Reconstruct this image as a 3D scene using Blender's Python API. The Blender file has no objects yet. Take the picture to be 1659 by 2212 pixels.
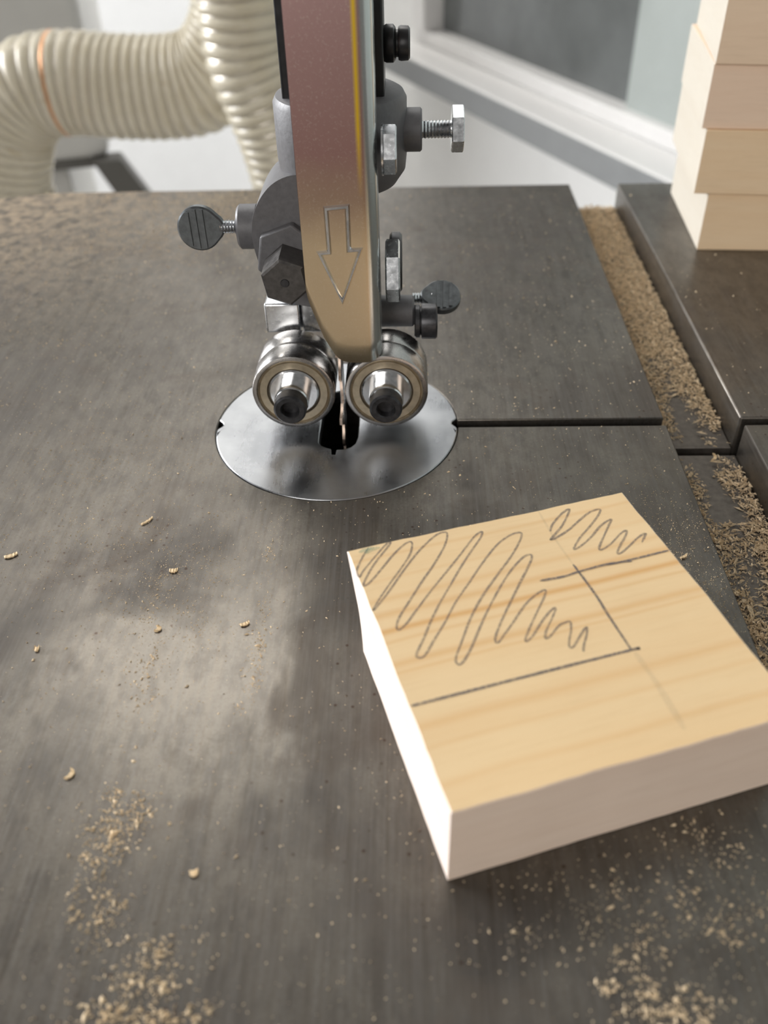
import bpy, bmesh, math, random
import numpy as np
from mathutils import Vector, Matrix

MM = 0.001
SC = bpy.context.scene
COL = SC.collection
random.seed(7)
RNG = np.random.default_rng(11)

# ------------------------------------------------------------------ camera
PITCH, ROLL, YAW = math.radians(39.75), math.radians(-1.75), math.radians(2.21)
FPX, CAMH = 1900.0, 0.131
cam_d = bpy.data.cameras.new('camera')
cam_d.sensor_fit = 'VERTICAL'
cam_d.sensor_height = 36.0
cam_d.lens = FPX / 2212.0 * 36.0
cam_d.clip_start = 0.005
cam_d.clip_end = 60
cam_d.dof.use_dof = True
cam_d.dof.focus_distance = 0.197
cam_d.dof.aperture_fstop = cam_d.lens / 2.1
cam = bpy.data.objects.new('camera', cam_d)
COL.objects.link(cam)
_F = Vector((0, math.cos(PITCH), -math.sin(PITCH)))
_U = Vector((0, math.sin(PITCH), math.cos(PITCH)))
_X = Vector((1, 0, 0))
_X2 = _X * math.cos(ROLL) + _U * math.sin(ROLL)
_U2 = _U * math.cos(ROLL) - _X * math.sin(ROLL)
_M = Matrix((_X2, _U2, -_F)).transposed()
cam.matrix_world = Matrix.Translation((0, 0, CAMH)) @ Matrix.Rotation(YAW, 4, 'Z') @ _M.to_4x4()
SC.camera = cam

# ------------------------------------------------------------------ world, lamps, exposure
world = bpy.data.worlds.new('room_light')
SC.world = world
world.use_nodes = True
bg = world.node_tree.nodes['Background']
bg.inputs[0].default_value = (1.0, 0.97, 0.93, 1)
bg.inputs[1].default_value = 0.17


def area(name, loc, target, sx, sy, power, col):
    d = bpy.data.lights.new(name, 'AREA')
    d.shape = 'RECTANGLE'
    d.size, d.size_y = sx, sy
    d.energy = power
    d.color = col
    o = bpy.data.objects.new(name, d)
    COL.objects.link(o)
    o.location = loc
    o.rotation_euler = (Vector(target) - Vector(loc)).to_track_quat('-Z', 'Y').to_euler()
    return o


area('window_daylight', (-2.0, 1.10, 0.62), (0, .15, 0), 1.0, 0.8, 80, (0.97, 0.98, 1.0))
area('ceiling_lamp', (-0.50, 1.45, 1.60), (-0.50, 1.45, 0), 0.30, 1.20, 14, (1.0, 0.97, 0.92)).rotation_euler = (0, 0, math.pi / 2)
area('ceiling_lamp_far', (0.55, 2.9, 1.60), (0.55, 2.9, 0), 1.3, 0.30, 60, (1.0, 0.97, 0.92))
area('ceiling_lamp_side', (1.3, 0.5, 1.60), (1.3, 0.5, 0), 0.30, 1.2, 4, (1.0, 0.96, 0.9))

area('front_fill_light', (-0.8, -1.5, 0.72), (0.05, .2, 0), 1.1, 0.8, 17, (1.0, 0.96, 0.92))  # added fill light from behind the camera, brightening the front faces

SC.view_settings.view_transform = 'Standard'
SC.view_settings.look = 'None'
SC.view_settings.gamma = 1
SC.view_settings.use_curve_mapping = False
SC.view_settings.exposure = 0.12


# ------------------------------------------------------------------ materials
class NT:
    def __init__(self, name):
        self.m = bpy.data.materials.new(name)
        self.m.use_nodes = True
        self.t = self.m.node_tree
        self.b = self.t.nodes['Principled BSDF']
        self.out = self.t.nodes['Material Output']
        self._obj = None

    def n(self, typ, **kw):
        x = self.t.nodes.new(typ)
        for k, v in kw.items():
            setattr(x, k, v)
        return x

    def lk(self, a, b):
        self.t.links.new(a, b)

    def obj(self):
        if self._obj is None:
            self._obj = self.n('ShaderNodeTexCoord').outputs['Object']
        return self._obj

    def mapped(self, scale=(1, 1, 1), rot=(0, 0, 0), loc=(0, 0, 0)):
        mp = self.n('ShaderNodeMapping')
        mp.inputs['Scale'].default_value = scale
        mp.inputs['Rotation'].default_value = rot
        mp.inputs['Location'].default_value = loc
        self.lk(self.obj(), mp.inputs['Vector'])
        return mp.outputs[0]

    def noise(self, scale, detail=3, rough=.5, vec=None, dist=0.0):
        x = self.n('ShaderNodeTexNoise')
        x.inputs['Scale'].default_value = scale
        x.inputs['Detail'].default_value = detail
        x.inputs['Roughness'].default_value = rough
        x.inputs['Distortion'].default_value = dist
        self.lk(vec if vec is not None else self.obj(), x.inputs['Vector'])
        return x.outputs['Fac']

    def vor(self, scale, vec=None):
        x = self.n('ShaderNodeTexVoronoi')
        x.inputs['Scale'].default_value = scale
        self.lk(vec if vec is not None else self.obj(), x.inputs['Vector'])
        return x.outputs['Distance'], x.outputs['Color']

    def ramp(self, fac, stops, interp='LINEAR'):
        x = self.n('ShaderNodeValToRGB')
        cr = x.color_ramp
        cr.interpolation = interp
        while len(cr.elements) < len(stops):
            cr.elements.new(0.5)
        for e, (p, c) in zip(cr.elements, stops):
            e.position = p
            e.color = (c, c, c, 1) if isinstance(c, (int, float)) else (*c, 1)
        self.lk(fac, x.inputs['Fac'])
        return x.outputs['Color']

    def mix(self, fac, a, b, mode='MIX'):
        x = self.n('ShaderNodeMix', data_type='RGBA', blend_type=mode)
        for sock, v in ((x.inputs['Factor'], fac), (x.inputs['A'], a), (x.inputs['B'], b)):
            if hasattr(v, 'links'):
                self.lk(v, sock)
            elif isinstance(v, (int, float)):
                sock.default_value = v
            else:
                sock.default_value = (*v, 1)
        return x.outputs['Result']

    def math(self, op, a, b=None, clamp=False):
        x = self.n('ShaderNodeMath', operation=op, use_clamp=clamp)
        for i, v in enumerate((a, b)):
            if v is None:
                continue
            if hasattr(v, 'links'):
                self.lk(v, x.inputs[i])
            else:
                x.inputs[i].default_value = v
        return x.outputs[0]

    def sep(self, vec=None):
        x = self.n('ShaderNodeSeparateXYZ')
        self.lk(vec if vec is not None else self.obj(), x.inputs[0])
        return x.outputs

    def bump(self, h, strength, dist):
        x = self.n('ShaderNodeBump')
        x.inputs['Strength'].default_value = strength
        x.inputs['Distance'].default_value = dist
        self.lk(h, x.inputs['Height'])
        self.lk(x.outputs[0], self.b.inputs['Normal'])

    def set(self, **kw):
        for k, v in kw.items():
            s = self.b.inputs[k.replace('_', ' ')]
            if hasattr(v, 'links'):
                self.lk(v, s)
            elif isinstance(v, tuple):
                s.default_value = (*v, 1)
            else:
                s.default_value = v
        return self


def simple(name, col, rough=.5, metal=0.0, nscale=400, namt=.12, bump=0.0, **kw):
    t = NT(name)
    n = t.noise(nscale, 4, .6)
    lo = tuple(c * (1 - namt) for c in col)
    hi = tuple(min(1, c * (1 + namt)) for c in col)
    t.set(Base_Color=t.ramp(n, [(.3, lo), (.7, hi)]), Metallic=metal,
          Roughness=t.ramp(n, [(.3, max(.02, rough - .06)), (.7, min(1, rough + .06))]), **kw)
    if bump:
        t.bump(n, bump, .0002)
    return t.m


M = {}


def make_table_mat():
    t = NT('ground_cast_iron')
    big = t.noise(22, 4, .55, dist=.4)
    big2 = t.noise(55, 4, .6, vec=t.mapped((1, .55, 1)), dist=.3)
    brush = t.noise(900, 3, .6, vec=t.mapped((1.6, .05, 1)))
    fine = t.noise(1500, 3, .6)
    dirt = t.math('MULTIPLY', t.ramp(big, [(.40, 0.0), (.60, 1.0)]), t.ramp(big2, [(.36, .15), (.62, 1.0)]))
    col = t.mix(dirt, (.120, .104, .082), (.032, .023, .015))
    grain = t.noise(330, 4, .7, vec=t.mapped((1, .45, 1)))
    col = t.mix(t.ramp(grain, [(.38, .62), (.56, 0.0)]), col, (.034, .026, .019))
    stain = t.ramp(t.noise(38, 5, .65, dist=.8), [(.54, 0.0), (.68, .8)])
    col = t.mix(stain, col, (.055, .038, .024))
    col = t.mix(t.math('MULTIPLY', brush, .46), col, (.24, .235, .225))
    col = t.mix(t.ramp(fine, [(.45, 0.0), (.72, .55)]), col, (.10, .085, .07))
    # rust freckles in a few patches
    d, _ = t.vor(330)
    d2, _ = t.vor(120)
    patch = t.ramp(t.noise(30, 2), [(.52, 0.0), (.60, 1.0)])
    sp = t.math('MULTIPLY', t.ramp(d, [(.07, 1.0), (.13, 0.0)]), patch)
    sp2 = t.math('MULTIPLY', t.ramp(d2, [(.03, 1.0), (.055, 0.0)]), t.ramp(big2, [(.50, 0.0), (.56, 1.0)]))
    spots = t.math('MAXIMUM', sp, sp2)
    col = t.mix(t.math('MULTIPLY', spots, .85), col, (.045, .025, .016))
    # thin film of sawdust ground into the rear left of the table
    x, y, z = t.sep()
    fx = t.ramp(t.math('ADD', t.math('MULTIPLY', x, 5.0), 1.0), [(.30, .9), (.85, 0.0)])
    yb = t.ramp(t.math('MULTIPLY', y, 5.0), [(.20, 0.0), (.85, 1.0)])
    mott = t.ramp(t.noise(260, 4, .7), [(.36, 0.0), (.62, 1.0)])
    film = t.math('MULTIPLY', t.math('MULTIPLY', fx, yb), mott)
    col = t.mix(t.math('MULTIPLY', film, .8), col, (.42, .31, .19))
    met = t.math('SUBTRACT', .74, t.math('MULTIPLY', film, .8), True)
    r = t.math('ADD', t.math('MULTIPLY', dirt, .20), .25)
    r = t.math('ADD', r, t.math('MULTIPLY', brush, .12))
    r = t.math('ADD', r, t.math('MULTIPLY', stain, .12))
    r = t.math('ADD', r, t.math('MULTIPLY', film, .3), True)
    t.set(Base_Color=col, Metallic=met, Roughness=r)
    h = t.math('ADD', t.math('MULTIPLY', brush, .6), t.math('MULTIPLY', fine, .5))
    t.bump(h, .16, .00012)
    return t.m


def make_wood(name, base, streak, lines=None, axis=0, rough=.55, rot=(0, 0, 0)):
    """pine: grain runs along local axis; lines = [(v_mm, width_mm, strength)] across it"""
    t = NT(name)
    sc = [1, 1, 1]
    sc[axis] = .07
    g1 = t.noise(170, 5, .62, vec=t.mapped(tuple(sc), rot), dist=.08)
    g2 = t.noise(1500, 3, .6, vec=t.mapped(tuple(sc)))
    blot = t.noise(45, 3, .5)
    col = t.mix(t.ramp(g1, [(.42, 0.0), (.78, .42)]), base, streak)
    col = t.mix(t.math('MULTIPLY', t.ramp(g2, [(.5, 0.0), (.8, 1.0)]), .22), col, tuple(c * .8 for c in streak))
    col = t.mix(t.ramp(blot, [(.35, .0), (.75, .18)]), col, tuple(min(1, c * 1.14) for c in base))
    if lines:
        x, y, z = t.sep()
        wob = t.math('MULTIPLY', t.math('SUBTRACT', t.noise(26, 2, .5), .5), .0022)
        v = t.math('ADD', t.math('MULTIPLY', y, -1.0), wob)
        for (p, w, s) in lines:
            d = t.math('DIVIDE', t.math('ABSOLUTE', t.math('SUBTRACT', v, p * MM)), w * MM)
            f = t.math('MULTIPLY', t.math('SUBTRACT', 1.0, d, True), s)
            col = t.mix(f, col, (.60, .30, .085))
    t.set(Base_Color=col, Roughness=rough)
    t.b.inputs['Specular IOR Level'].default_value = .35
    t.bump(t.math('ADD', g2, g1), .12, .00015)
    return t.m


def make_guard_mat():
    # base colour by height: tan below, purple-bronze above, a yellow stripe beside the bend
    t = NT('plated_sheet_steel')
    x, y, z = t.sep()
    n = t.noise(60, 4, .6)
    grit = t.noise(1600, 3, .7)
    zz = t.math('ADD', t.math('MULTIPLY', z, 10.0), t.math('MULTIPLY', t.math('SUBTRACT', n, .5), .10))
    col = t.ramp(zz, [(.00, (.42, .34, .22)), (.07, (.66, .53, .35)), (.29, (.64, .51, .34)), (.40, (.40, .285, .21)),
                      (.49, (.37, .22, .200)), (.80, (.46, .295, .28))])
    col = t.mix(t.ramp(grit, [(.55, 0.0), (.8, .35)]), col, (.75, .68, .58))
    xx = t.math('MULTIPLY', x, 100.0)
    d = t.math('ABSOLUTE', t.math('SUBTRACT', x, .0039))
    stripe = t.math('SUBTRACT', 1.0, t.math('DIVIDE', d, .00075), True)
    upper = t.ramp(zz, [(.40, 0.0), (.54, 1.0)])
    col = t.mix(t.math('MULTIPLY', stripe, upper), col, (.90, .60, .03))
    bend = t.ramp(t.math('MULTIPLY', x, 100.0), [(.47, 0.0), (.54, 1.0)])
    col = t.mix(bend, col, (.62, .65, .64))
    t.set(Base_Color=col, Metallic=.9, Roughness=t.math('SUBTRACT', .42, t.math('MULTIPLY', bend, .18)))
    t.bump(grit, .12, .0001)
    return t.m


def make_plate_mat():
    t = NT('polished_aluminium')
    br = t.noise(1300, 3, .6, vec=t.mapped((1, .06, 1)))
    cloud = t.noise(70, 4, .6)
    col = t.ramp(cloud, [(.3, (.29, .30, .315)), (.7, (.40, .41, .425))])
    # a few long scratches
    w = t.noise(260, 1, .3, vec=t.mapped((1, .02, 1), rot=(0, 0, .10)))
    scr = t.ramp(w, [(.735, 0.0), (.75, 1.0)])
    col = t.mix(t.math('MULTIPLY', scr, .6), col, (.9, .9, .88))
    t.set(Base_Color=col, Metallic=1.0, Roughness=t.math('ADD', t.math('MULTIPLY', br, .14), t.ramp(cloud, [(.3, .16), (.7, .30)])))
    t.bump(br, .10, .00008)
    return t.m


def make_graphite(name, alpha, col=(.10, .095, .11)):
    t = NT(name)
    n = t.noise(2600, 2, .6)
    t.set(Base_Color=col, Roughness=.45,
          Alpha=t.ramp(n, [(.34, alpha * .45), (.60, alpha)]))
    return t.m


def make_hose():
    t = NT('clear_ribbed_pvc')
    n = t.noise(60, 3, .6)
    col = t.ramp(n, [(.35, (.66, .60, .47)), (.62, (.72, .67, .55)), (.80, (.50, .39, .24))])
    t.set(Base_Color=col, Roughness=.22)
    t.b.inputs['Transmission Weight'].default_value = .32
    t.b.inputs['IOR'].default_value = 1.25
    return t.m


def make_mats():
    M['table'] = make_table_mat()
    M['groove'] = simple('groove_iron', (.13, .115, .10), .6, .6, 500, .3, .2)
    M['plate'] = make_plate_mat()
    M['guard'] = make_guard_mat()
    M['zinc'] = simple('bright_zinc', (.66, .68, .70), .24, 1.0, 900, .12)
    M['steel'] = simple('bearing_steel', (.38, .37, .36), .27, 1.0, 300, .15)
    M['shield'] = simple('greasy_bearing_shield', (.46, .395, .29), .34, .75, 500, .16)
    M['groove_dark'] = simple('grease_gap', (.05, .035, .02), .5, .2)
    M['hub'] = simple('bright_hub', (.80, .81, .82), .16, 1.0, 700, .06)
    M['black_oxide'] = simple('black_oxide_steel', (.045, .045, .048), .34, .55, 800, .3, .1)
    M['black_paint'] = simple('black_enamel', (.012, .012, .013), .35, 0.0, 500, .2)
    M['cast'] = simple('grey_painted_casting', (.125, .124, .130), .5, .1, 900, .12, .25)
    M['dark_cast'] = simple('dark_iron_bolt', (.10, .095, .092), .4, .7, 700, .25, .2)
    M['paddle'] = simple('blued_paddle_steel', (.13, .14, .145), .35, .85, 700, .2, .1)
    M['blade'] = simple('saw_blade_steel', (.50, .40, .33), .3, 1.0, 700, .2)  # coppery reflections on the tooth edges put into the base colour
    M['wood_top'] = make_wood('planed_pine', (.74, .545, .31), (.68, .44, .21),
                              [(3.5, .8, .28), (9.5, .7, .2), (14.5, 1.2, .3), (18.2, 1.3, .42), (22.1, 1.0, .75), (24.6, .7, .3), (29.5, 1.2, .42), (31.3, .6, .3),
                               (42.5, 1.4, .30), (46.5, .8, .2), (53, 1.0, .22)])
    M['wood_sawn'] = make_wood('sawn_pine_edge', (.82, .665, .545), (.70, .52, .40), None, axis=0, rough=.7)
    M['wood_end'] = make_wood('pine_end_grain', (.86, .74, .66), (.80, .66, .56), None, axis=1, rough=.8)
    M['stack_wood'] = make_wood('stacked_pine', (.86, .66, .44), (.78, .52, .29), None, axis=0, rough=.6)
    M['stack_wood_pink'] = make_wood('stacked_pine_pinkish', (.86, .66, .50), (.78, .55, .39), None, axis=0, rough=.6)
    M['stack_wood_diag'] = make_wood('stacked_pine_diagonal', (.85, .66, .48), (.74, .53, .36), None, axis=0, rough=.6, rot=(0, .75, 0))
    M['stack_end'] = make_wood('shaded_pine_side', (.50, .46, .39), (.45, .39, .31), None, axis=1, rough=.8)  # pine darkened in the colour to stand for shade on the stack's sides
    M['dust'] = simple('pine_sawdust', (.70, .555, .37), .85, 0, 900, .35)
    M['chip'] = simple('pine_chip', (.74, .56, .34), .8, 0, 900, .25)
    M['pencil'] = make_graphite('graphite', .58, (.13, .115, .12))
    M['pencil_dark'] = make_graphite('graphite_pressed', .85, (.10, .09, .10))
    M['pencil_faint'] = make_graphite('graphite_smudge', .10, (.25, .24, .2))
    M['green'] = make_graphite('green_smear', .30, (.10, .33, .25))
    M['hose'] = make_hose()
    M['wire'] = simple('spring_wire', (.45, .42, .38), .35, .8)
    M['copper'] = simple('copper_wire', (.62, .33, .17), .4, .6)
    M['cuff'] = simple('pale_plastic_cuff', (.62, .58, .50), .45)
    M['clamp'] = simple('dark_blue_clamp', (.04, .05, .08), .4)
    M['wall'] = simple('white_wall_paint', (.68, .68, .675), .7, 0, 30, .02)
    M['wall_white'] = simple('bright_white_paint', (.88, .88, .87), .7, 0, 30, .02)
    M['ceiling'] = simple('grey_ceiling', (.22, .21, .20), .8, 0, 20, .04)
    M['frame'] = simple('white_window_frame', (.80, .79, .78), .4, 0, 60, .02)
    M['sill_nose'] = simple('grey_sill_trim', (.27, .28, .285), .5, 0, 60, .04)
    M['glass_dark'] = simple('dark_window_glass', (.135, .145, .145), .18, 0, 9, .25)
    M['glass_pale'] = simple('pale_frosted_glass', (.42, .46, .445), .35, 0, 9, .08)
    M['floor'] = simple('grey_floor', (.30, .29, .27), .6, 0, 30, .1)
    M['cabinet'] = simple('grey_cabinet_enamel', (.52, .51, .48), .45, 0, 20, .04)
    M['cabinet_dark'] = simple('dark_cabinet_base', (.10, .095, .085), .6)


make_mats()


# ------------------------------------------------------------------ mesh helpers (mm in, metres out)
class G:
    """collects verts / faces in mm"""

    def __init__(self):
        self.v, self.f, self.mi = [], [], []

    def add(self, v, f, mi=0):
        o = len(self.v)
        self.v += [tuple(p) for p in v]
        self.f += [tuple(i + o for i in q) for q in f]
        self.mi += [mi] * len(f)
        return self

    def box(self, x0, x1, y0, y1, z0, z1, mi=0):
        v = [(x, y, z) for z in (z0, z1) for y in (y0, y1) for x in (x0, x1)]
        f = [(0, 2, 3, 1), (4, 5, 7, 6), (0, 1, 5, 4), (2, 6, 7, 3), (0, 4, 6, 2), (1, 3, 7, 5)]
        return self.add(v, f, mi)

    def lathe(self, prof, o, ax, n=48, phase=0.0):
        """prof: [(r, a)] radius / distance along axis; r==0 ends are capped"""
        ax = Vector(ax).normalized()
        ref = Vector((0, 0, 1)) if abs(ax.z) < .9 else Vector((1, 0, 0))
        e1 = ax.cross(ref).normalized()
        e2 = ax.cross(e1)
        o = Vector(o)
        v, f, rows = [], [], []
        for r, a in prof:
            if r == 0:
                rows.append([len(v)])
                v.append(o + ax * a)
            else:
                rows.append(list(range(len(v), len(v) + n)))
                for k in range(n):
                    t = 2 * math.pi * k / n + phase
                    v.append(o + ax * a + (e1 * math.cos(t) + e2 * math.sin(t)) * r)
        for A, B in zip(rows, rows[1:]):
            for k in range(n):
                k2 = (k + 1) % n
                if len(A) == 1 and len(B) == 1:
                    continue
                if len(A) == 1:
                    f.append((A[0], B[k2], B[k]))
                elif len(B) == 1:
                    f.append((A[k], A[k2], B[0]))
                else:
                    f.append((A[k], A[k2], B[k2], B[k]))
        return self.add(v, f)

    def cyl(self, o, ax, r, a0, a1, n=32, ch=0.0):
        if ch:
            p = [(0, a0), (r - ch, a0), (r, a0 + ch), (r, a1 - ch), (r - ch, a1), (0, a1)]
        else:
            p = [(0, a0), (r, a0), (r, a1), (0, a1)]
        return self.lathe(p, o, ax, n)

    def hexp(self, o, ax, r, a0, a1, phase=0.0, ch=.5):
        return self.lathe([(0, a0), (r - ch, a0), (r, a0 + ch * .6), (r, a1 - ch * .6), (r - ch, a1), (0, a1)], o, ax, 6, phase)

    def thread(self, o, ax, r, a0, a1, pitch=.8):
        p = [(0, a0), (r, a0)]
        a = a0
        while a + pitch < a1:
            p += [(r - .22, a + pitch / 2), (r, a + pitch)]
            a += pitch
        p += [(r, a1), (0, a1)]
        return self.lathe(p, o, ax, 24)

    def prism(self, outer, d0, d1, holes=(), plane='xy'):
        """polygon (with holes) extruded along the axis across its plane"""
        bm = bmesh.new()
        loops = [list(outer)] + [list(hh) for hh in holes]
        edges, vl = [], []
        for L in loops:
            vs = [bm.verts.new((p[0], p[1], 0)) for p in L]
            vl.append(vs)
            for a, b in zip(vs, vs[1:] + vs[:1]):
                edges.append(bm.edges.new((a, b)))
        bmesh.ops.triangle_fill(bm, edges=edges, use_beauty=True, use_dissolve=False)
        bm.verts.index_update()
        pts = [(v.co.x, v.co.y) for v in bm.verts]
        tris = [tuple(v.index for v in f.verts) for f in bm.faces]
        li = [[v.index for v in vs] for vs in vl]
        bm.free()
        n = len(pts)

        def lift(p, d):
            return {'xy': (p[0], p[1], d), 'xz': (p[0], d, p[1]), 'yz': (d, p[0], p[1])}[plane]
        v = [lift(p, d0) for p in pts] + [lift(p, d1) for p in pts]
        f = [t for t in tris] + [tuple(i + n for i in reversed(t)) for t in tris]
        for L in li:
            for a, b in zip(L, L[1:] + L[:1]):
                f.append((a, b, b + n, a + n))
        return self.add(v, f)

    def tube(self, path, rad, n=24, cap=True):
        """path [(x,y,z)], rad float or list"""
        P = [Vector(p) for p in path]
        m = len(P)
        R = [rad] * m if isinstance(rad, (int, float)) else rad
        v, f = [], []
        prev = None
        for i in range(m):
            t = (P[min(i + 1, m - 1)] - P[max(i - 1, 0)]).normalized()
            if prev is None:
                ref = Vector((0, 1, 0)) if abs(t.y) < .9 else Vector((1, 0, 0))
                e1 = (ref - t * ref.dot(t)).normalized()
            else:
                e1 = (prev - t * prev.dot(t)).normalized()
            prev = e1
            e2 = t.cross(e1)
            for k in range(n):
                a = 2 * math.pi * k / n
                v.append(P[i] + (e1 * math.cos(a) + e2 * math.sin(a)) * R[i])
        for i in range(m - 1):
            for k in range(n):
                k2 = (k + 1) % n
                f.append((i * n + k, i * n + k2, (i + 1) * n + k2, (i + 1) * n + k))
        if cap:
            f.append(tuple(range(n - 1, -1, -1)))
            f.append(tuple((m - 1) * n + k for k in range(n)))
        return self.add(v, f)

    def build(self, name, mats, parent=None, bevel=0.0, sharp=32, origin=None, seg=2, fix=True):
        """origin: mm point that the verts are relative to when the thing stands there"""
        if not isinstance(mats, (list, tuple)):
            mats = [mats]
        if origin is None:
            origin = tuple(parent['_o']) if parent is not None and '_o' in parent else (0, 0, 0)
        me = bpy.data.meshes.new(name)
        me.from_pydata([((p[0] - origin[0]) * MM, (p[1] - origin[1]) * MM, (p[2] - origin[2]) * MM) for p in self.v], [], self.f)
        for m in mats:
            me.materials.append(m)
        me.polygons.foreach_set('material_index', self.mi)
        if fix:
            bm = bmesh.new()
            bm.from_mesh(me)
            bmesh.ops.recalc_face_normals(bm, faces=bm.faces)
            bm.to_mesh(me)
            bm.free()
        me.polygons.foreach_set('use_smooth', [True] * len(me.polygons))
        me.set_sharp_from_angle(angle=math.radians(sharp))
        o = bpy.data.objects.new(name, me)
        COL.objects.link(o)
        if parent is not None:
            o.parent = parent
            o['_o'] = list(origin)
        else:
            o.location = [c * MM for c in origin]
        if bevel:
            b = o.modifiers.new('bevel', 'BEVEL')
            b.width = bevel * MM
            b.segments = seg
            b.limit_method = 'ANGLE'
            b.angle_limit = math.radians(40)
        return o


def thing(name, loc, label, cat, group=None, rotz=0.0, local=False):
    o = bpy.data.objects.new(name, None)
    o.empty_display_size = .01
    COL.objects.link(o)
    o.location = [c * MM for c in loc]
    o.rotation_euler = (0, 0, rotz)
    o['label'], o['category'] = label, cat
    o['_o'] = [0.0, 0.0, 0.0] if local else [float(c) for c in loc]
    if group:
        o['group'] = group
    return o


def tag(o, label, cat, group=None, kind=None):
    o['label'], o['category'] = label, cat
    if group:
        o['group'] = group
    if kind:
        o['kind'] = kind
    return o


def struct(o):
    o['kind'] = 'structure'
    return o


def catmull(P, sub=6, closed=False):
    P = [Vector(p) for p in P]
    n = len(P)
    out = []
    rng = range(n) if closed else range(n - 1)
    for i in rng:
        if closed:
            a, b, c, d = P[(i - 1) % n], P[i], P[(i + 1) % n], P[(i + 2) % n]
        else:
            a, b, c, d = P[max(i - 1, 0)], P[i], P[i + 1], P[min(i + 2, n - 1)]
        for k in range(sub):
            t = k / sub
            out.append(.5 * ((2 * b) + (c - a) * t + (2 * a - 5 * b + 4 * c - d) * t * t + (3 * b - a - 3 * c + d) * t ** 3))
    if not closed:
        out.append(P[-1])
    return out


# ------------------------------------------------------------------ room shell
DH = Vector((-.43544, .90022, 0))      # direction of the window wall
NI = Vector((-.90022, -.43544, 0))     # its inward normal
W0 = Vector((155.2, 1000.0, 0))        # a point on it (mm)


def wbox(g, s0, s1, o0, o1, z0, z1, mi=0):
    v = []
    for z in (z0, z1):
        for o in (o0, o1):
            for s in (s0, s1):
                p = W0 + DH * s + NI * o
                v.append((p.x, p.y, z))
    f = [(0, 2, 3, 1), (4, 5, 7, 6), (0, 1, 5, 4), (2, 6, 7, 3), (0, 4, 6, 2), (1, 3, 7, 5)]
    return g.add(v, f, mi)


def build_room():
    struct(G().box(-2600, 1800, -1600, 2400, -1040, -1000).build('floor', M['floor']))
    struct(G().box(-2600, 1800, -1600, 2400, 1650, 1690).build('ceiling', M['ceiling']))
    struct(G().box(-2600, -280, 1900, 1960, -1000, 1650).build('wall_back', M['wall']))
    # wall with the window: below, left of and above the opening
    g = G()
    wbox(g, -1500, 1010, -80, 0, -1000, -135)
    wbox(g, 330, 1010, -80, 0, -135, 1650)
    wbox(g, -1500, 330, -80, 0, 1000, 1650)
    w = struct(g.build('wall_right', M['wall_white']))
    # window
    win = bpy.data.objects.new('window_1', None)
    COL.objects.link(win)
    p = W0 + DH * 0
    win.location = (p.x * MM, p.y * MM, -.119)
    win['kind'] = 'structure'
    win['_o'] = [p.x, p.y, -119.0]
    wbox(G(), -1500, 330, -60, 0, -134.5, -119).build('bottom_rail', M['frame'], win, bevel=2)
    wbox(G(), 296, 330, -60, 6, -119, 1000).build('side_jamb', M['frame'], win, bevel=2)
    wbox(G(), -1500, 345, .2, 49, -160, -135).build('window_sill', M['frame'], win, bevel=3)
    wbox(G(), -1500, 345, 49.2, 52, -162, -136).build('sill_trim', M['sill_nose'], win, bevel=.6)
    wbox(G(), -104, 296, -30, -22, -119, 1000).build('window_pane', M['glass_dark'], win)
    wbox(G(), -1500, -104, -20, -12, -119, 1000).build('window_pane', M['glass_pale'], win)


build_room()


# ------------------------------------------------------------------ saw table
DX, DY, DR = -19.2, 193.6, 31.75      # throat plate centre / radius
SL0, SL1 = 192.2, 195.5               # blade slot edges


def build_table():
    t = thing('saw_table', (-19.2, 193.6, -26), 'brown-grey ground cast iron band saw table strewn with sawdust', 'saw table')
    R = DR + .12
    a0 = math.asin((SL1 - DY) / R)
    a1 = math.asin((SL0 - DY) / R) + 2 * math.pi
    ring = [(DX + R * math.cos(a0 + (a1 - a0) * k / 96), DY + R * math.sin(a0 + (a1 - a0) * k / 96)) for k in range(97)]
    corner = [(-205 + 60 - 60 * math.cos(k * math.pi / 16), 370 - 60 + 60 * math.sin(k * math.pi / 16)) for k in range(9)]
    out = [(67, SL1)] + ring + [(67, SL0), (67, -60), (-205, -60)] + corner + [(67, 370)]
    # order: start at the slot's upper edge, round the hole, back along the lower edge, round the outside
    G().prism(out, -26, 0).build('table_top', M['table'], t, bevel=.35)
    G().prism([(67.2, -60), (86.8, -60), (86.8, SL0), (67.2, SL0)], -26, -10).build('groove_floor', M['groove'], t)
    G().prism([(67.2, SL1), (86.8, SL1), (86.8, 369), (67.2, 369)], -26, -10).build('groove_floor', M['groove'], t)
    G().prism([(87, -60), (230, -60), (230, 370), (87, 370), (87, SL1), (205, SL1), (205, SL0), (87, SL0)], -26, 0).build('side_table', M['table'], t, bevel=.6)
    # ledge ring under the throat plate and an added black cup that keeps the throat dark
    G().lathe([(DR + .3, -4.2), (DR - 3.5, -4.2), (DR - 3.5, -26), (DR + .3, -26), (DR + .3, -4.2)], (DX, DY, 0), (0, 0, 1), 64).build('plate_ledge', M['groove'], t)
    G().lathe([(0, -60), (34, -60), (36, -26.1), (35, -26.1), (33, -58), (0, -58)], (DX, DY, 0), (0, 0, 1), 48).build('added_throat_cup', M['black_paint'], t)
    # slot floor glimpsed through the blade slot
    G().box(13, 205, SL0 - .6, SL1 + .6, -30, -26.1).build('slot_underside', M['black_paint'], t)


build_table()


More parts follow.
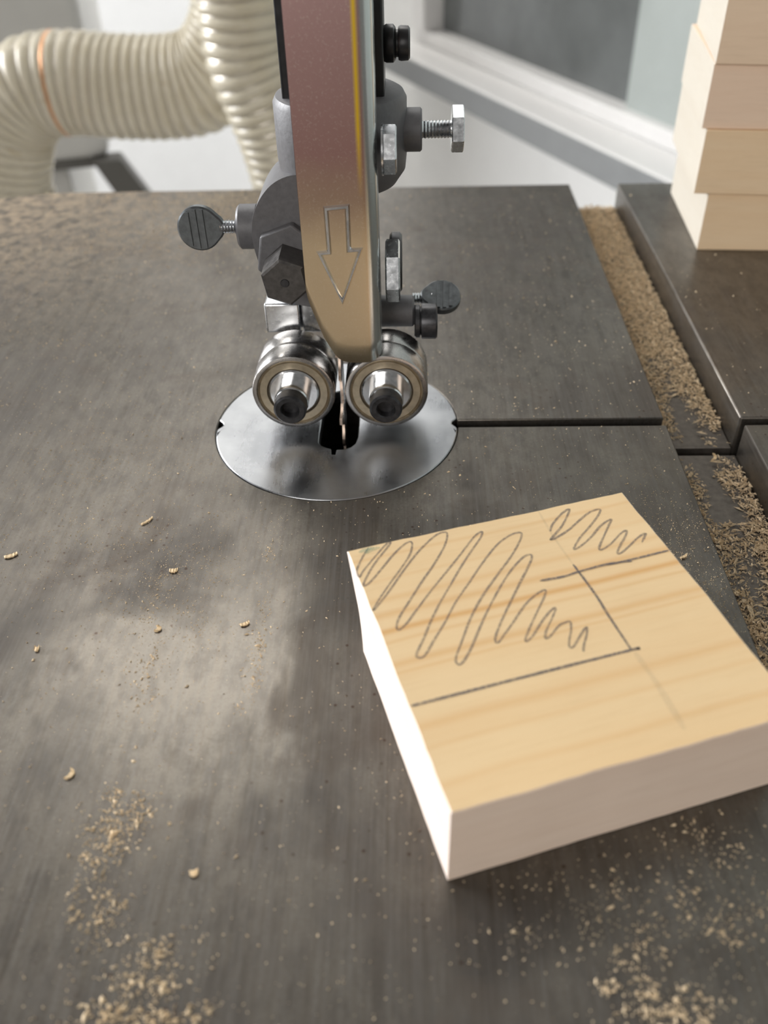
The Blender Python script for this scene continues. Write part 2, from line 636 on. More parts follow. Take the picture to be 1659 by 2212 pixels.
def build_plate():
    t = None
    pts = []
    n = 160
    nr = 1.7
    for k in range(n):
        a = 2 * math.pi * k / n
        x, y = DX + DR * math.cos(a), DY + DR * math.sin(a)
        for s in (-1, 1):
            c = (DX + s * (DR + .2), DY + .3)
            d = math.hypot(x - c[0], y - c[1])
            if d < nr:
                # push the rim in round the locating notch
                if abs(y - c[1]) < nr:
                    x = c[0] - s * math.sqrt(max(nr * nr - (y - c[1]) ** 2, 0))
        pts.append((x, y))
    slot = [(-23.3, 207), (-23.5, 190), (-23.4, 185.4), (-22.6, 184.0), (-21.4, 183.2), (-20.0, 182.6), (-19.9, 180.2), (-18.8, 180.1), (-18.7, 182.3),
            (-16.4, 182.4), (-15.0, 183.4), (-13.9, 185.0), (-13.4, 188), (-13.4, 207), (-15, 209.5), (-18, 210.5), (-21.5, 209.5)]
    o = G().prism(pts, -3.6, .12, holes=[slot]).build('throat_plate', M['plate'], None, bevel=.25, origin=(DX, DY, -3.6))
    tag(o, 'round polished aluminium throat plate set into the saw table', 'throat plate')


build_plate()


# ------------------------------------------------------------------ blade
def build_blade():
    X = -17.25
    yf, yb = 188.7, 198.4
    pitch = 6.6
    top, bot = 128.0, -40.0
    t = thing('toothed_steel_band', (X, yb, bot), 'thin toothed band saw blade running down between the two bearings', 'saw blade')
    G().box(X - .32, X + .32, yf + 2.2, yb, bot, top).build('blade_band', M['steel'], t)
    z = bot + 3
    k = 0
    while z + pitch < 126:
        s = (-.42, .42, 0)[k % 3]
        g = G()
        pr = [(yf + 2.3, z - .2), (yf, z + .6), (yf + .25, z + 2.6), (yf + 1.6, z + 4.0), (yf + 2.3, z + 6.2)]
        v = []
        for sx in (-.33, .33):
            for (yy, zz) in pr:
                w = (yf + 2.3 - yy) / 2.3
                v.append((X + sx + s * w, yy, zz))
        n = len(pr)
        f = [tuple(range(n)), tuple(range(2 * n - 1, n - 1, -1))] + [(i, (i + 1) % n, (i + 1) % n + n, i + n) for i in range(n)]
        g.add(v, f).build('tooth', M['blade'], t)
        z += pitch
        k += 1


build_blade()


# ------------------------------------------------------------------ guide post
def build_post():
    t = thing('guide_post', (-15.5, 210, 78), 'black upright guide post behind the plated blade guard', 'guide post')
    G().box(-27.3, -5, 203.5, 216.5, 61, 150).build('post_bar', M['black_paint'], t, bevel=.6)
    g = G()
    g.lathe([(0, 0), (3.5, 0), (3.8, .5), (3.8, 2.0), (3.2, 2.5), (2.7, 2.6), (2.7, 3.0), (3.3, 3.1), (3.5, 3.6), (3.4, 5.2), (2.9, 5.6), (0, 5.6)], (-5, 209, 87.6), (1, 0, 0), 12)
    b = g.build('clamp_knob', M['black_paint'], t)


build_post()


# ------------------------------------------------------------------ blade guide: castings, bolts, bearings
def build_guide():
    t = thing('blade_guide', (-18, 206, 2.8), 'grey cast blade guide holding two roller bearings above the throat plate', 'blade guide')
    # clamp collar round the post
    g = G()
    g.lathe([(0, 57.2), (9, 57.2), (12.6, 58.6), (14.6, 61.5), (15, 65), (15, 76.6), (14.3, 77.9), (13.4, 78.4), (0, 78.4)], (-15.2, 210, 0), (0, 0, 1), 64)
    col = g.build('clamp_collar', M['cast'], t)
    G().cyl((-3, 210, 69.6), (1, 0, 0), 4.7, 0, 6.2, 32, .4).build('collar_boss', M['cast'], col)
    b = G().thread((3.2, 210, 69.6), (1, 0, 0), 1.95, 0, 7.2, .75).build('bolt_shank', M['zinc'], t)
    G().hexp((9.9, 210, 69.6), (1, 0, 0), 5.0, 0, 2.8, .28, .35).build('hex_bolt', M['zinc'], t)
    # yoke
    arc = [(-8, 58), (-18, 61.5), (-25, 63.6), (-31, 61.4), (-35.2, 56), (-36.6, 50.2), (-36.0, 44), (-34, 38.4), (-30.4, 34), (-25.5, 31.6), (-16, 31), (-8, 33)]
    pts = [(p.x, p.z) for p in catmull([(a, 0, b) for a, b in arc], 6)]
    G().prism(pts, 199, 216, plane='xz').build('yoke', M['cast'], t, bevel=1.6, seg=3)
    # raised hexagon shoulder round the black bolt
    hx = [(-28.2 + 8.2 * math.cos(math.radians(a)), 45.0 + 8.2 * math.sin(math.radians(a))) for a in (20, 80, 140, 200, 260, 320)]
    G().prism(hx, 196.6, 199.2, plane='xz').build('bolt_shoulder', M['cast'], t, bevel=.5)
    G().hexp((-28.3, 187.6, 43.1), (0, 1, 0), 5.7, 0, 10.5, .35, .6).build('hex_bolt', M['dark_cast'], t)
    G().lathe([(0, -.25), (.9, -.25), (1.1, .1)], (-28.3, 187.6, 43.1), (0, 1, 0), 16).build('bolt_dimple', M['black_oxide'], t)
    # left thumb screw
    cy, cz = 206, 49.2
    G().cyl((-40.8, cy, cz), (1, 0, 0), 5.2, 0, 5.2, 32, .6).build('yoke_boss', M['cast'], t)
    G().thread((-45.2, cy, cz), (1, 0, 0), 1.6, 0, 4.9, .7).build('bolt_shank', M['zinc'], t)
    build_thumb(t, Vector((-50.2, cy - .2, cz)), Vector((1, 0, .02)), Vector((.05, -1, .08)), 5.3)
    # hanging bracket behind the blade
    G().box(-31, -9, 206.5, 215, 21.5, 46).build('guide_bracket', M['cast'], t, bevel=1)
    # bright split block over the left bearing
    g = G().box(-36.6, -27.75, 203.2, 211, 22.2, 30.2).box(-27.2, -20.5, 203.2, 211, 22.2, 30.2)
    g.build('split_block', M['zinc'], t, bevel=.5)
    # right arm with black bolt and thumb screw
    G().cyl((-9, 207, 26), (1, 0, 0), 4.0, 0, 10.4, 32, .5).build('guide_arm', M['cast'], t)
    g = G().lathe([(0, 0), (4.0, 0), (4.2, .3), (4.2, 1.3), (3.6, 1.5), (3.6, 1.7), (4.4, 1.8), (4.5, 2.1), (4.5, 5.4), (4.1, 5.8), (0, 5.8)], (1.4, 204.5, 24.3), (1, 0, 0), 32)
    g.build('cap_screw', M['black_oxide'], t)
    G().thread((1.0, 212, 27), (1, 0, 0), 1.5, 0, 5, .7).build('bolt_shank', M['zinc'], t)
    build_thumb(t, Vector((8.6, 212, 27.2)), Vector((-1, 0, .05)), Vector((.25, -.42, .87)), 4.9)
    # bolts that hold the guard flange
    G().hexp((-5.4, 193.0, 70.6), (1, 0, 0), 5.0, 0, 3.0, .1, .5).build('hex_bolt', M['zinc'], t)
    G().cyl((-5.6, 193.0, 70.6), (1, 0, 0), 5.2, 0, .4, 32).build('washer', M['zinc'], t)
    G().hexp((-5.4, 195.4, 42.2), (1, 0, 0), 7.2, 0, 3.4, .2, .6).build('hex_nut', M['zinc'], t)
    G().lathe([(0, 0), (6.6, 0), (7.2, .6), (7.2, 2.4), (6.6, 3), (0, 3)], (-4.6, 206.5, 39.4), (1, 0, 0), 32).build('lock_knob', M['black_oxide'], t)
    # roller bearings
    for (bx, sx) in ((-29.0, -.2), (-5.75, 0.0)):
        build_bearing(t, bx, 188.0, 13.4, sx)


def build_thumb(parent, c, ax, nrm, r):
    """round paddle of a thumb screw; ax points to the screw, nrm is the flat's normal"""
    ax = ax.normalized()
    nrm = (nrm - ax * nrm.dot(ax)).normalized()
    up = nrm.cross(ax)
    out = []
    n = 40
    for k in range(n):
        a = 2 * math.pi * k / n
        x, y = r * math.cos(a), r * math.sin(a)
        if math.cos(a) > .72:                 # draw out into the neck
            x = r * (.72 + (math.cos(a) - .72) * 1.6)
            y *= .92
        out.append((x, y))
    v = []
    for d, s in ((-1.15, .93), (-.8, 1), (.8, 1), (1.15, .93)):
        for (x, y) in out:
            v.append(c + ax * (x * s) + up * (y * s) + nrm * d)
    f = []
    for q in range(3):
        for k in range(n):
            k2 = (k + 1) % n
            f.append((q * n + k, q * n + k2, (q + 1) * n + k2, (q + 1) * n + k))
    f.append(tuple(range(n - 1, -1, -1)))
    f.append(tuple(3 * n + k for k in range(n)))
    p = G().add(v, f).build('thumb_screw', M['paddle'], parent)
    # grip ribs across the flat
    for q in (-.45, -.12, .2):
        g = G()
        hw = r * math.sqrt(max(0, .78 - q * q))
        w = .42
        vv = []
        for d in (1.0, 1.5):
            for (x, y) in ((-w, -hw), (w, -hw), (w, hw), (-w, hw)):
                vv.append(c + ax * (q * r + x) + up * y + nrm * d)
        g.add(vv, [(0, 1, 2, 3), (7, 6, 5, 4), (0, 4, 5, 1), (1, 5, 6, 2), (2, 6, 7, 3), (3, 7, 4, 0)])
        g.build('grip_rib', M['paddle'], p)


def build_bearing(t, x, y, z, sx):
    R = 10.4
    o, ax = (x, y, z), (0, 1, 0)
    ring = [(9.15, .5), (9.3, 0), (R - .55, 0), (R - .2, .12), (R, .5), (R, 6.5), (R - .3, 6.9), (9.2, 6.9), (9.15, .5)]
    b = G().lathe(ring, o, ax, 72).build('roller_bearing', M['steel'], t)
    G().lathe([(r, a + 7.15) for r, a in ring[:-1]] + [(9.15, 7.65)], o, ax, 72).build('rear_race', M['steel'], b)
    G().lathe([(9.14, .55), (8.9, .35), (8.7, .75), (8.45, .3), (6.75, .3), (6.6, .7), (6.6, 1.2), (9.1, 1.2)], o, ax, 72).build('bearing_shield', M['shield'], b)
    G().lathe([(6.75, .8), (6.2, .8), (6.2, 1.3), (6.75, 1.3)], o, ax, 48).build('grease_gap', M['groove_dark'], b)
    G().lathe([(0, .2), (5.9, .2), (6.3, .5), (6.3, 14), (0, 14)], o, ax, 48).build('bearing_hub', M['hub'], b)
    s = (x + sx, y, z - .15)
    G().lathe([(0, .3), (4.3, .3), (4.3, -3.9), (4.0, -4.2), (0, -4.2)], s, ax, 40).build('eccentric_shaft', M['hub'], b)
    G().lathe([(0, -5.3), (2.15, -5.3), (2.15, -7.4), (2.4, -7.75), (3.5, -7.8), (4.0, -7.3), (4.05, -4.25), (0, -4.25)], s, ax, 36).build('socket_screw', M['black_oxide'], b)


build_guide()


# ------------------------------------------------------------------ blade guard
def build_guard():
    t = thing('blade_guard', (-14, 187, 22.8), 'bent plated sheet steel blade guard stamped with a downward arrow', 'blade guard')
    prof = []                                   # (x, y, zbottom)
    cut = [(-23.5, 42.0), (-23.3, 40.2), (-22.9, 38.4), (-20.2, 29.8), (-17.9, 25.3), (-17.0, 24.1), (-15.9, 23.3), (-14.6, 22.95), (-12.8, 22.8), (-9.6, 22.9)]

    def zb(x):
        for (a, za), (b, zz) in zip(cut, cut[1:]):
            if a <= x <= b:
                return za + (zz - za) * (x - a) / (b - a)
        return cut[-1][1]
    xs = sorted(set([c[0] for c in cut] + [-23.5 + 13.9 * k / 18 for k in range(19)]))
    for x in xs:
        prof.append((x, 186.5, zb(x)))
    for k in range(1, 9):
        a = math.pi / 2 * k / 8
        prof.append((-9.6 + 3 * math.sin(a), 186.5 + 3 * (1 - math.cos(a)), 22.9 + 1.7 * k / 8))
    prof += [(-6.6, 192, 25.5), (-6.6, 196.2, 28)]
    rows = 26
    v, f = [], []
    for (x, y, z0) in prof:
        for r in range(rows + 1):
            v.append((x, y, z0 + (150 - z0) * (r / rows)))
    for c in range(len(prof) - 1):
        for r in range(rows):
            a = c * (rows + 1) + r
            f.append((a, a + rows + 1, a + rows + 2, a + 1))
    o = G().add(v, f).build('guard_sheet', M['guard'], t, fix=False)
    s = o.modifiers.new('sheet', 'SOLIDIFY')
    s.thickness = .9 * MM
    s.offset = -1
    # stamped arrow: a bright raised bead
    pts = [(-17.7, 60.6), (-13.1, 61.0), (-13.2, 51.2), (-10.7, 51.3), (-15.3, 39.0), (-19.8, 50.6), (-17.6, 50.8)]
    n = len(pts)
    w, hgt = .55, .50
    g = G()
    sec = [(-w, 0), (-w * .45, hgt), (w * .45, hgt), (w, 0)]
    vs = []
    for i in range(n):
        p, a, b = Vector(pts[i]), Vector(pts[i - 1]), Vector(pts[(i + 1) % n])
        d1, d2 = (p - a).normalized(), (b - p).normalized()
        n1, n2 = Vector((-d1.y, d1.x)), Vector((-d2.y, d2.x))
        m = (n1 + n2).normalized()
        k = min(1 / max(m.dot(n1), .35), 1.6)
        for (off, dep) in sec:
            q = p + m * off * k
            vs.append((q.x, 186.5 - dep, q.y))
    fs = []
    for i in range(n):
        j = (i + 1) % n
        for q in range(3):
            fs.append((i * 4 + q, i * 4 + q + 1, j * 4 + q + 1, j * 4 + q))
    a = G().add(vs, fs).build('stamped_arrow', M['hub'], t)
    a['label'] = 'bright outline of a downward arrow'


build_guard()


# ------------------------------------------------------------------ marked wood block
BA = (-12.0, 123.1)
BT = math.radians(17.62)
BS = 57.7
BH = 19.0


def rough_block(name, w, d, hgt, mats, jitter, parent=None, nx=14, sidecut=None, seed=1, origin=None):
    """sawn block: x 0..w, y 0..-d, z 0..h with slightly uneven arrises; mats: top, long edge, end grain"""
    rs = random.Random(seed)
    g = G()
    top, bot = [], []
    ring = []
    for k in range(nx):
        ring.append((w * k / nx, 0, 0))
    for k in range(nx):
        ring.append((w, -d * k / nx, 1))
    for k in range(nx):
        ring.append((w - w * k / nx, -d, 2))
    for k in range(nx):
        ring.append((0, -d + d * k / nx, 3))
    n = len(ring)
    jit = []
    c = 0
    for i in range(n):
        c = .7 * c + rs.uniform(-1, 1) * jitter
        jit.append(0 if i % nx == 0 else c)
    inner_t, inner_b = [], []
    for (x, y, s), j in zip(ring, jit):
        ox, oy = ((0, j), (j, 0), (0, -j), (-j, 0))[s]
        ch = .22
        cx = (ch if x < .01 else -ch if x > w - .01 else 0)
        cy = (-ch if y > -.01 else ch if y < -d + .01 else 0)
        top.append((x + ox, y + oy, hgt - ch))
        inner_t.append((x + ox + cx, y + oy + cy, hgt))
        bot.append((x + ox * .4, y + oy * .4, ch))
        inner_b.append((x + ox * .4 + cx, y + oy * .4 + cy, 0))
    if sidecut:
        bot, inner_b = sidecut(bot), sidecut(inner_b)
    v = inner_t + top + bot + inner_b
    g.add(v, [tuple(range(n))], 0)
    for i in range(n):
        j = (i + 1) % n
        m = 1 if ring[i][2] in (0, 2) else 2
        g.add([], [])
        g.f += [(i, i + n, j + n, j), (i + n, i + 2 * n, j + 2 * n, j + n), (i + 2 * n, i + 3 * n, j + 3 * n, j + 2 * n)]
        g.mi += [m, m, m]
    g.f.append(tuple(3 * n + k for k in range(n - 1, -1, -1)))
    g.mi.append(1)
    return g.build(name, mats, parent, origin=origin or (0, 0, 0), sharp=25)


def ribbon(path, width, z, sub=7, seed=0, taper=True):
    P = catmull([(u, -v, 0) for u, v in path], sub)
    rs = random.Random(seed)
    n = len(P)
    v, f = [], []
    w = width
    for i in range(n):
        t = (P[min(i + 1, n - 1)] - P[max(i - 1, 0)])
        t = t.normalized() if t.length > 1e-6 else Vector((1, 0, 0))
        nn = Vector((-t.y, t.x, 0))
        w = .8 * w + .2 * width * rs.uniform(.55, 1.5)
        k = min(1, (i + 1.5) / 4, (n - i + .5) / 4) if taper else 1
        v.append(P[i] + nn * w * .5 * k + Vector((0, 0, z)))
        v.append(P[i] - nn * w * .5 * k + Vector((0, 0, z)))
    for i in range(n - 1):
        f.append((2 * i, 2 * i + 1, 2 * i + 3, 2 * i + 2))
    return G().add(v, f)


# pencil strokes in block coordinates (mm along / mm from the rear arris)
S1 = [(4.1, 0.4), (2.2, 2.8), (0.3, 5.8), (-0.2, 7.6), (1.5, 6.2), (4.9, 2.9), (7.8, 0.0), (8.5, -0.0), (7.2, 1.8), (4.1, 4.9), (1.4, 8.3), (0.5,
      10.0), (1.7, 9.6), (4.7, 6.9), (8.2, 3.6), (11.1, 1.5), (12.4, 1.5), (11.3, 4.2), (8.9, 7.1), (5.2, 10.9), (2.0, 14.4), (0.4, 16.5), (2.4,
      14.8), (5.2, 12.0), (8.8, 8.2), (13.1, 4.1), (17.2, 1.1), (19.2, 0.6), (19.6, 1.5), (17.9, 4.5), (14.4, 8.6), (11.0, 12.1), (7.6, 15.8), (4.6,
      19.1), (3.3, 21.2), (3.4, 22.2), (5.1, 21.2), (7.9, 18.5), (11.3, 15.3), (15.6, 11.5), (20.1, 7.5), (24.1, 3.8), (26.2, 2.7), (25.4, 4.2),
      (22.2, 7.4), (18.9, 10.8), (15.5, 14.6), (12.2, 18.3), (9.3, 21.9), (6.8, 25.4), (4.7, 28.1), (4.6, 29.1), (5.8, 29.0), (8.6, 26.0), (11.7,
      22.7), (14.8, 19.1), (18.7, 15.3), (22.8, 11.3), (27.5, 7.2), (31.2, 5.3), (33.2, 5.4), (32.3, 7.2), (28.8, 11.0), (24.3, 15.0), (19.9, 19.1),
      (16.2, 23.2), (12.9, 27.7), (10.5, 31.1), (10.4, 32.5), (11.4, 32.2), (13.7, 29.8), (16.4, 26.4), (19.5, 22.6), (23.5, 18.2), (27.3, 14.5),
      (30.7, 12.0), (32.4, 11.6), (32.3, 12.6), (30.4, 14.9), (27.5, 18.1), (24.2, 21.8), (20.9, 25.6), (18.4, 28.9), (18.3, 30.1), (19.8, 29.0),
      (22.7, 26.5), (26.2, 23.4), (28.9, 21.7), (31.0, 21.0), (30.8, 21.9), (28.7, 24.3), (25.8, 27.5), (23.5, 30.2), (23.0, 31.3), (24.5, 30.5),
      (27.3, 28.0), (29.9, 26.0), (31.0, 25.7), (29.4, 27.7), (27.2, 30.1), (26.4, 31.6), (27.4, 31.4), (29.7, 29.7), (31.3, 29.3), (32.0, 29.5),
      (31.3, 31.2), (30.0, 33.2), (29.4, 34.6), (30.1, 34.7), (32.1, 32.9), (34.1, 31.4), (33.3, 33.0), (31.8, 35.0), (31.1, 36.3)]
S2 = [(38.7, 6.8), (40.0, 5.0), (42.9, 2.7), (45.1, 1.7), (44.2, 3.1), (41.6, 5.9), (39.1, 7.9), (37.8, 9.0), (39.2, 8.7), (42.3, 7.4), (45.8, 5.3),
      (48.7, 3.8), (50.8, 3.7), (49.6, 5.3), (46.4, 7.9), (43.4, 10.1), (40.8, 12.7), (42.3, 12.4), (45.3, 10.7), (48.7, 8.2), (51.5, 7.1), (50.1,
      8.7), (47.6, 11.4), (45.5, 13.8), (45.7, 14.5), (48.1, 13.5), (51.0, 11.6), (52.7, 11.0), (51.7, 12.4), (49.3, 14.7), (48.0, 16.2), (48.7,
      16.4), (51.3, 15.0), (53.8, 13.5), (55.7, 12.9), (53.8, 15.0)]


def build_block():
    t = thing('wood_block', (BA[0], BA[1], 0.0), 'square pine block with pencilled L-shape and scribbles, in front of the throat plate', 'wood block', rotz=BT, local=True)

    def cut(pts):                       # the underside corner near the throat plate is knocked off
        out = []
        for (x, y, z) in pts:
            q = max(0, 1 - (abs(x) + abs(y)) / 9.0)
            out.append((x + 1.6 * q, y - 1.8 * q, z))
        return out
    rough_block('block_body', BS, BS, BH, [M['wood_top'], M['wood_sawn'], M['wood_end']], .10, t, nx=26, sidecut=cut, seed=5)
    e = .035
    S1c = [(max(.35, min(BS - .4, u)), max(.35, v)) for u, v in S1]
    S2c = [(max(.35, min(BS - .4, u)), max(.35, v)) for u, v in S2]
    ribbon(S1c, .40, BH + e, 7, 1).build('pencil_scribble', M['pencil'], t)
    ribbon(S2c, .44, BH + e, 7, 2).build('pencil_scribble', M['pencil'], t)
    ribbon([(.3, 38.2), (7.1, 38.2), (23.5, 38.2), (38.7, 38.3), (39.9, 38.4)], .50, BH + e * 1.3, 16, 3).build('pencil_line', M['pencil_dark'], t)
    ribbon([(38.8, 16.5), (38.9, 18.7), (39.1, 24.9), (38.9, 30.1), (38.8, 38.4)], .42, BH + e * 1.6, 14, 4).build('pencil_line', M['pencil_dark'], t)
    ribbon([(31.2, 18.6), (35.7, 18.9), (38.9, 18.6), (43.7, 18.4), (48.6, 18.6), (52.8, 18.6), (57.4, 18.5)], .46, BH + e * 1.9, 12, 5).build('pencil_line', M['pencil_dark'], t)
    ribbon([(44.6, 18.6), (47.6, 18.75), (49.5, 19.1)], .36, BH + e * 2.2, 8, 6).build('pencil_line', M['pencil_dark'], t)
    ribbon([(39.1, 39.0), (39.2, 46.1), (38.7, 55.0)], 1.1, BH + e, 14, 7).build('smudged_line', M['pencil_faint'], t)
    ribbon([(39.1, .4), (38.7, 8.4), (38.8, 16.4)], .5, BH + e * .7, 14, 8).build('smudged_line', M['pencil_faint'], t)
    for k, p in enumerate(([(2.0, 1.2), (3.4, .8), (5.2, .7)], [(3.0, 1.8), (4.6, 1.2), (6.2, 1.0)])):
        ribbon(p, .8, BH + e * (2.4 + k * .3), 6, 10 + k).build('green_smear', M['green'], t)


build_block()


# ------------------------------------------------------------------ stack of blocks
def build_stack():
    data = [   # front-left corner x, y, rotation, height, width, material, label
        (102.4, 302.0, -3.7, 20.4, 'stack_wood', 'bottom pine block of the stack, resting on the saw table'),
        (97.0, 300.8, -6.0, 20.6, 'stack_wood', 'streaky pine block second from the bottom of the stack'),
        (95.8, 302.2, -7.0, 19.4, 'stack_wood_pink', 'plain pinkish pine block third from the bottom of the stack'),
        (95.6, 300.6, -8.5, 20.4, 'stack_wood_diag', 'topmost visible pine block of the stack, with diagonal grain')]
    z = 0.02
    for i, (x, y, rot, hh, mt, lab) in enumerate(data):
        r = math.radians(rot)
        d = 57.7 if i else 56
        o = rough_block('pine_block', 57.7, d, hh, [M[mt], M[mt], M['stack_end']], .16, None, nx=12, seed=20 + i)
        # back-left corner sits d behind the front-left one
        bx, by = x - math.sin(r) * d, y + math.cos(r) * d
        o.location = (bx * MM, by * MM, z * MM)
        o.rotation_euler = (0, 0, r)
        tag(o, lab, 'wood block', 'pine blocks stacked on the saw table')
        z += hh + .12


build_stack()


# ------------------------------------------------------------------ dust hoses
def build_hose(name, path, r, label, pitch=7.2, copper_at=None):
    P = catmull(path, 40)
    # resample evenly
    L = [0]
    for a, b in zip(P, P[1:]):
        L.append(L[-1] + (b - a).length)
    step = pitch / 8
    n = int(L[-1] / step)
    Q, j = [], 0
    for i in range(n + 1):
        s = i * step
        while j < len(L) - 2 and L[j + 1] < s:
            j += 1
        k = (s - L[j]) / max(L[j + 1] - L[j], 1e-6)
        Q.append(P[j].lerp(P[j + 1], min(1, k)))
    rad = [r - 1.1 + 2.2 * abs(math.sin(math.pi * i / 8)) ** .7 for i in range(len(Q))]
    t = thing(name, tuple(Q[-1]), label, 'hose', 'clear dust extraction hoses')
    G().tube(Q, rad, 48, cap=False).build('hose_tube', M['hose'], t, sharp=60)
    # reinforcing wire lying in the valleys
    hel, e_prev = [], None
    for i, p in enumerate(Q):
        tt = (Q[min(i + 1, len(Q) - 1)] - Q[max(i - 1, 0)]).normalized()
        if e_prev is None:
            e1 = (Vector((0, 1, 0)) - tt * tt.y).normalized()
        else:
            e1 = (e_prev - tt * e_prev.dot(tt)).normalized()
        e_prev = e1
        if i % 8 == 0 and 0 < i < len(Q) - 1:
            hel.append((p.copy(), e1.copy(), tt.cross(e1)))
    for k, (p, e1, e2) in enumerate(hel):
        if k % 1 == 0:
            ring = [p + (e1 * math.cos(a) + e2 * math.sin(a)) * (r - .9) for a in [2 * math.pi * q / 40 for q in range(41)]]
            cop = copper_at is not None and (p - Vector(copper_at)).length < pitch * .52
            G().tube(ring, 1.9 if cop else .55, 6, cap=False).build('copper_wire' if cop else 'wire_coil', M['copper'] if cop else M['wire'], t)
    return t


def build_hoses():
    A = [(-104, 690, 130), (-106, 672, 60), (-110, 662, 16), (-121, 660, -9), (-139, 660, -25), (-163, 660, -30.5), (-201, 660, -30), (-236, 660, -27), (-264, 660, -31), (-285, 660, -49), (-297, 660, -76), (-304, 660, -100)]
    t = build_hose('dust_hose', A, 33, 'cream ribbed dust hose bending from behind the upright hose to the left edge', copper_at=(-239.5, 660, -26.7))
    d = Vector((-7, 0, -24)).normalized()
    e = Vector((-304, 660, -100))
    g = G().lathe([(34.5, -6), (36, -5), (36, 16), (33, 17), (33, 40), (31, 40)], e, d, 48)
    g.build('hose_cuff', M['cuff'], t)
    G().lathe([(36.2, 4), (37.6, 4.4), (37.6, 11), (36.2, 11.4)], e, d, 48).build('hose_clamp', M['clamp'], t)
    B = [(-101, 588, 130), (-99, 586, 62), (-97.5, 585, 34), (-96, 585, 3), (-89, 586, -21), (-82, 588, -46), (-77, 592, -80), (-74, 600, -130)]
    build_hose('dust_hose', B, 25.5, 'upright ribbed dust hose with shiny highlights, dropping behind the saw table')


build_hoses()


# ------------------------------------------------------------------ cabinet behind the hoses
def build_cabinet():
    r = math.radians(14)
    t = thing('machine_cabinet', (-364, 1100, -1000), 'blurred grey machine cabinet behind the dust hose on the left', 'cabinet', rotz=r, local=True)
    # local frame: front at y=0, right edge at x=0, z measured from the floor
    G().box(-520, 0, 0, 380, 783, 1500).build('cabinet_body', M['cabinet'], t, bevel=14, seg=4)
    G().box(-515, -60, 60, 370, 0, 782).build('cabinet_base', M['cabinet'], t, bevel=4)
    G().box(-518, -8, 14, 372, 770, 783).build('shadow_gap', M['cabinet_dark'], t)
    # slanting dark stay from the body's corner to the base
    v = []
    for (x, z) in ((-22, 784), (12, 784), (62, 690), (22, 690)):
        for y in (-14, 20):
            v.append((x, y, z))
    G().add(v, [(0, 2, 4, 6), (7, 5, 3, 1), (0, 1, 3, 2), (2, 3, 5, 4), (4, 5, 7, 6), (6, 7, 1, 0)]).build('stay', M['cabinet_dark'], t, bevel=2)


build_cabinet()


# ------------------------------------------------------------------ sawdust
def chips_mesh(name, pts, sizes, mat, elong=2.2, origin=(0, 0, 0)):
    """one mesh of small irregular flakes (4-point wedges)"""
    n = len(pts)
    ang = RNG.uniform(0, 2 * np.pi, n)
    ca, sa = np.cos(ang), np.sin(ang)
    L = sizes * RNG.uniform(.6, elong, n)
    Wd = sizes * RNG.uniform(.35, .8, n)
    Hh = sizes * RNG.uniform(.25, .8, n)
    base = np.array([[-.5, 0, 0], [.5, .1, 0], [.05, .5, .15], [0, -.45, .1], [.1, .05, 1.0]])
    V = np.zeros((n, 5, 3))
    for k in range(5):
        bx = base[k, 0] * L + RNG.normal(0, .08, n) * L
        by = base[k, 1] * Wd + RNG.normal(0, .12, n) * Wd
        V[:, k, 0] = pts[:, 0] + bx * ca - by * sa
        V[:, k, 1] = pts[:, 1] + bx * sa + by * ca
        V[:, k, 2] = pts[:, 2] + base[k, 2] * Hh
    F = np.array([[0, 3, 4], [3, 1, 4], [1, 2, 4], [2, 0, 4], [0, 2, 1], [0, 1, 3]])
    faces = (F[None] + (np.arange(n) * 5)[:, None, None]).reshape(-1, 3)
    verts = (V.reshape(-1, 3) - np.array(origin)) * MM
    me = bpy.data.meshes.new(name)
    me.from_pydata(verts.tolist(), [], faces.tolist())
    me.materials.append(mat)
    o = bpy.data.objects.new(name, me)
    COL.objects.link(o)
    o.location = [c * MM for c in origin]
    return o


def free_table(P):
    """keep points on the table top, off the plate, the block and the slot"""
    x, y = P[:, 0], P[:, 1]
    ok = (y < 369) & (y > -55) & (x > -200) & ((x < 66.5) | ((x > 88) & (x < 225)))
    ok &= np.hypot(x - DX, y - DY) > DR + .5
    ok &= ~((y > SL0 - .4) & (y < SL1 + .4) & (x > 0))
    c, s = math.cos(BT), math.sin(BT)
    u = (x - BA[0]) * c + (y - BA[1]) * s
    v = (x - BA[0]) * s - (y - BA[1]) * c
    ok &= ~((u > -.4) & (u < BS + .4) & (v > -.4) & (v < BS + .4))
    ok &= ~((x > 94) & (y > 300) & (y < 362))
    return ok


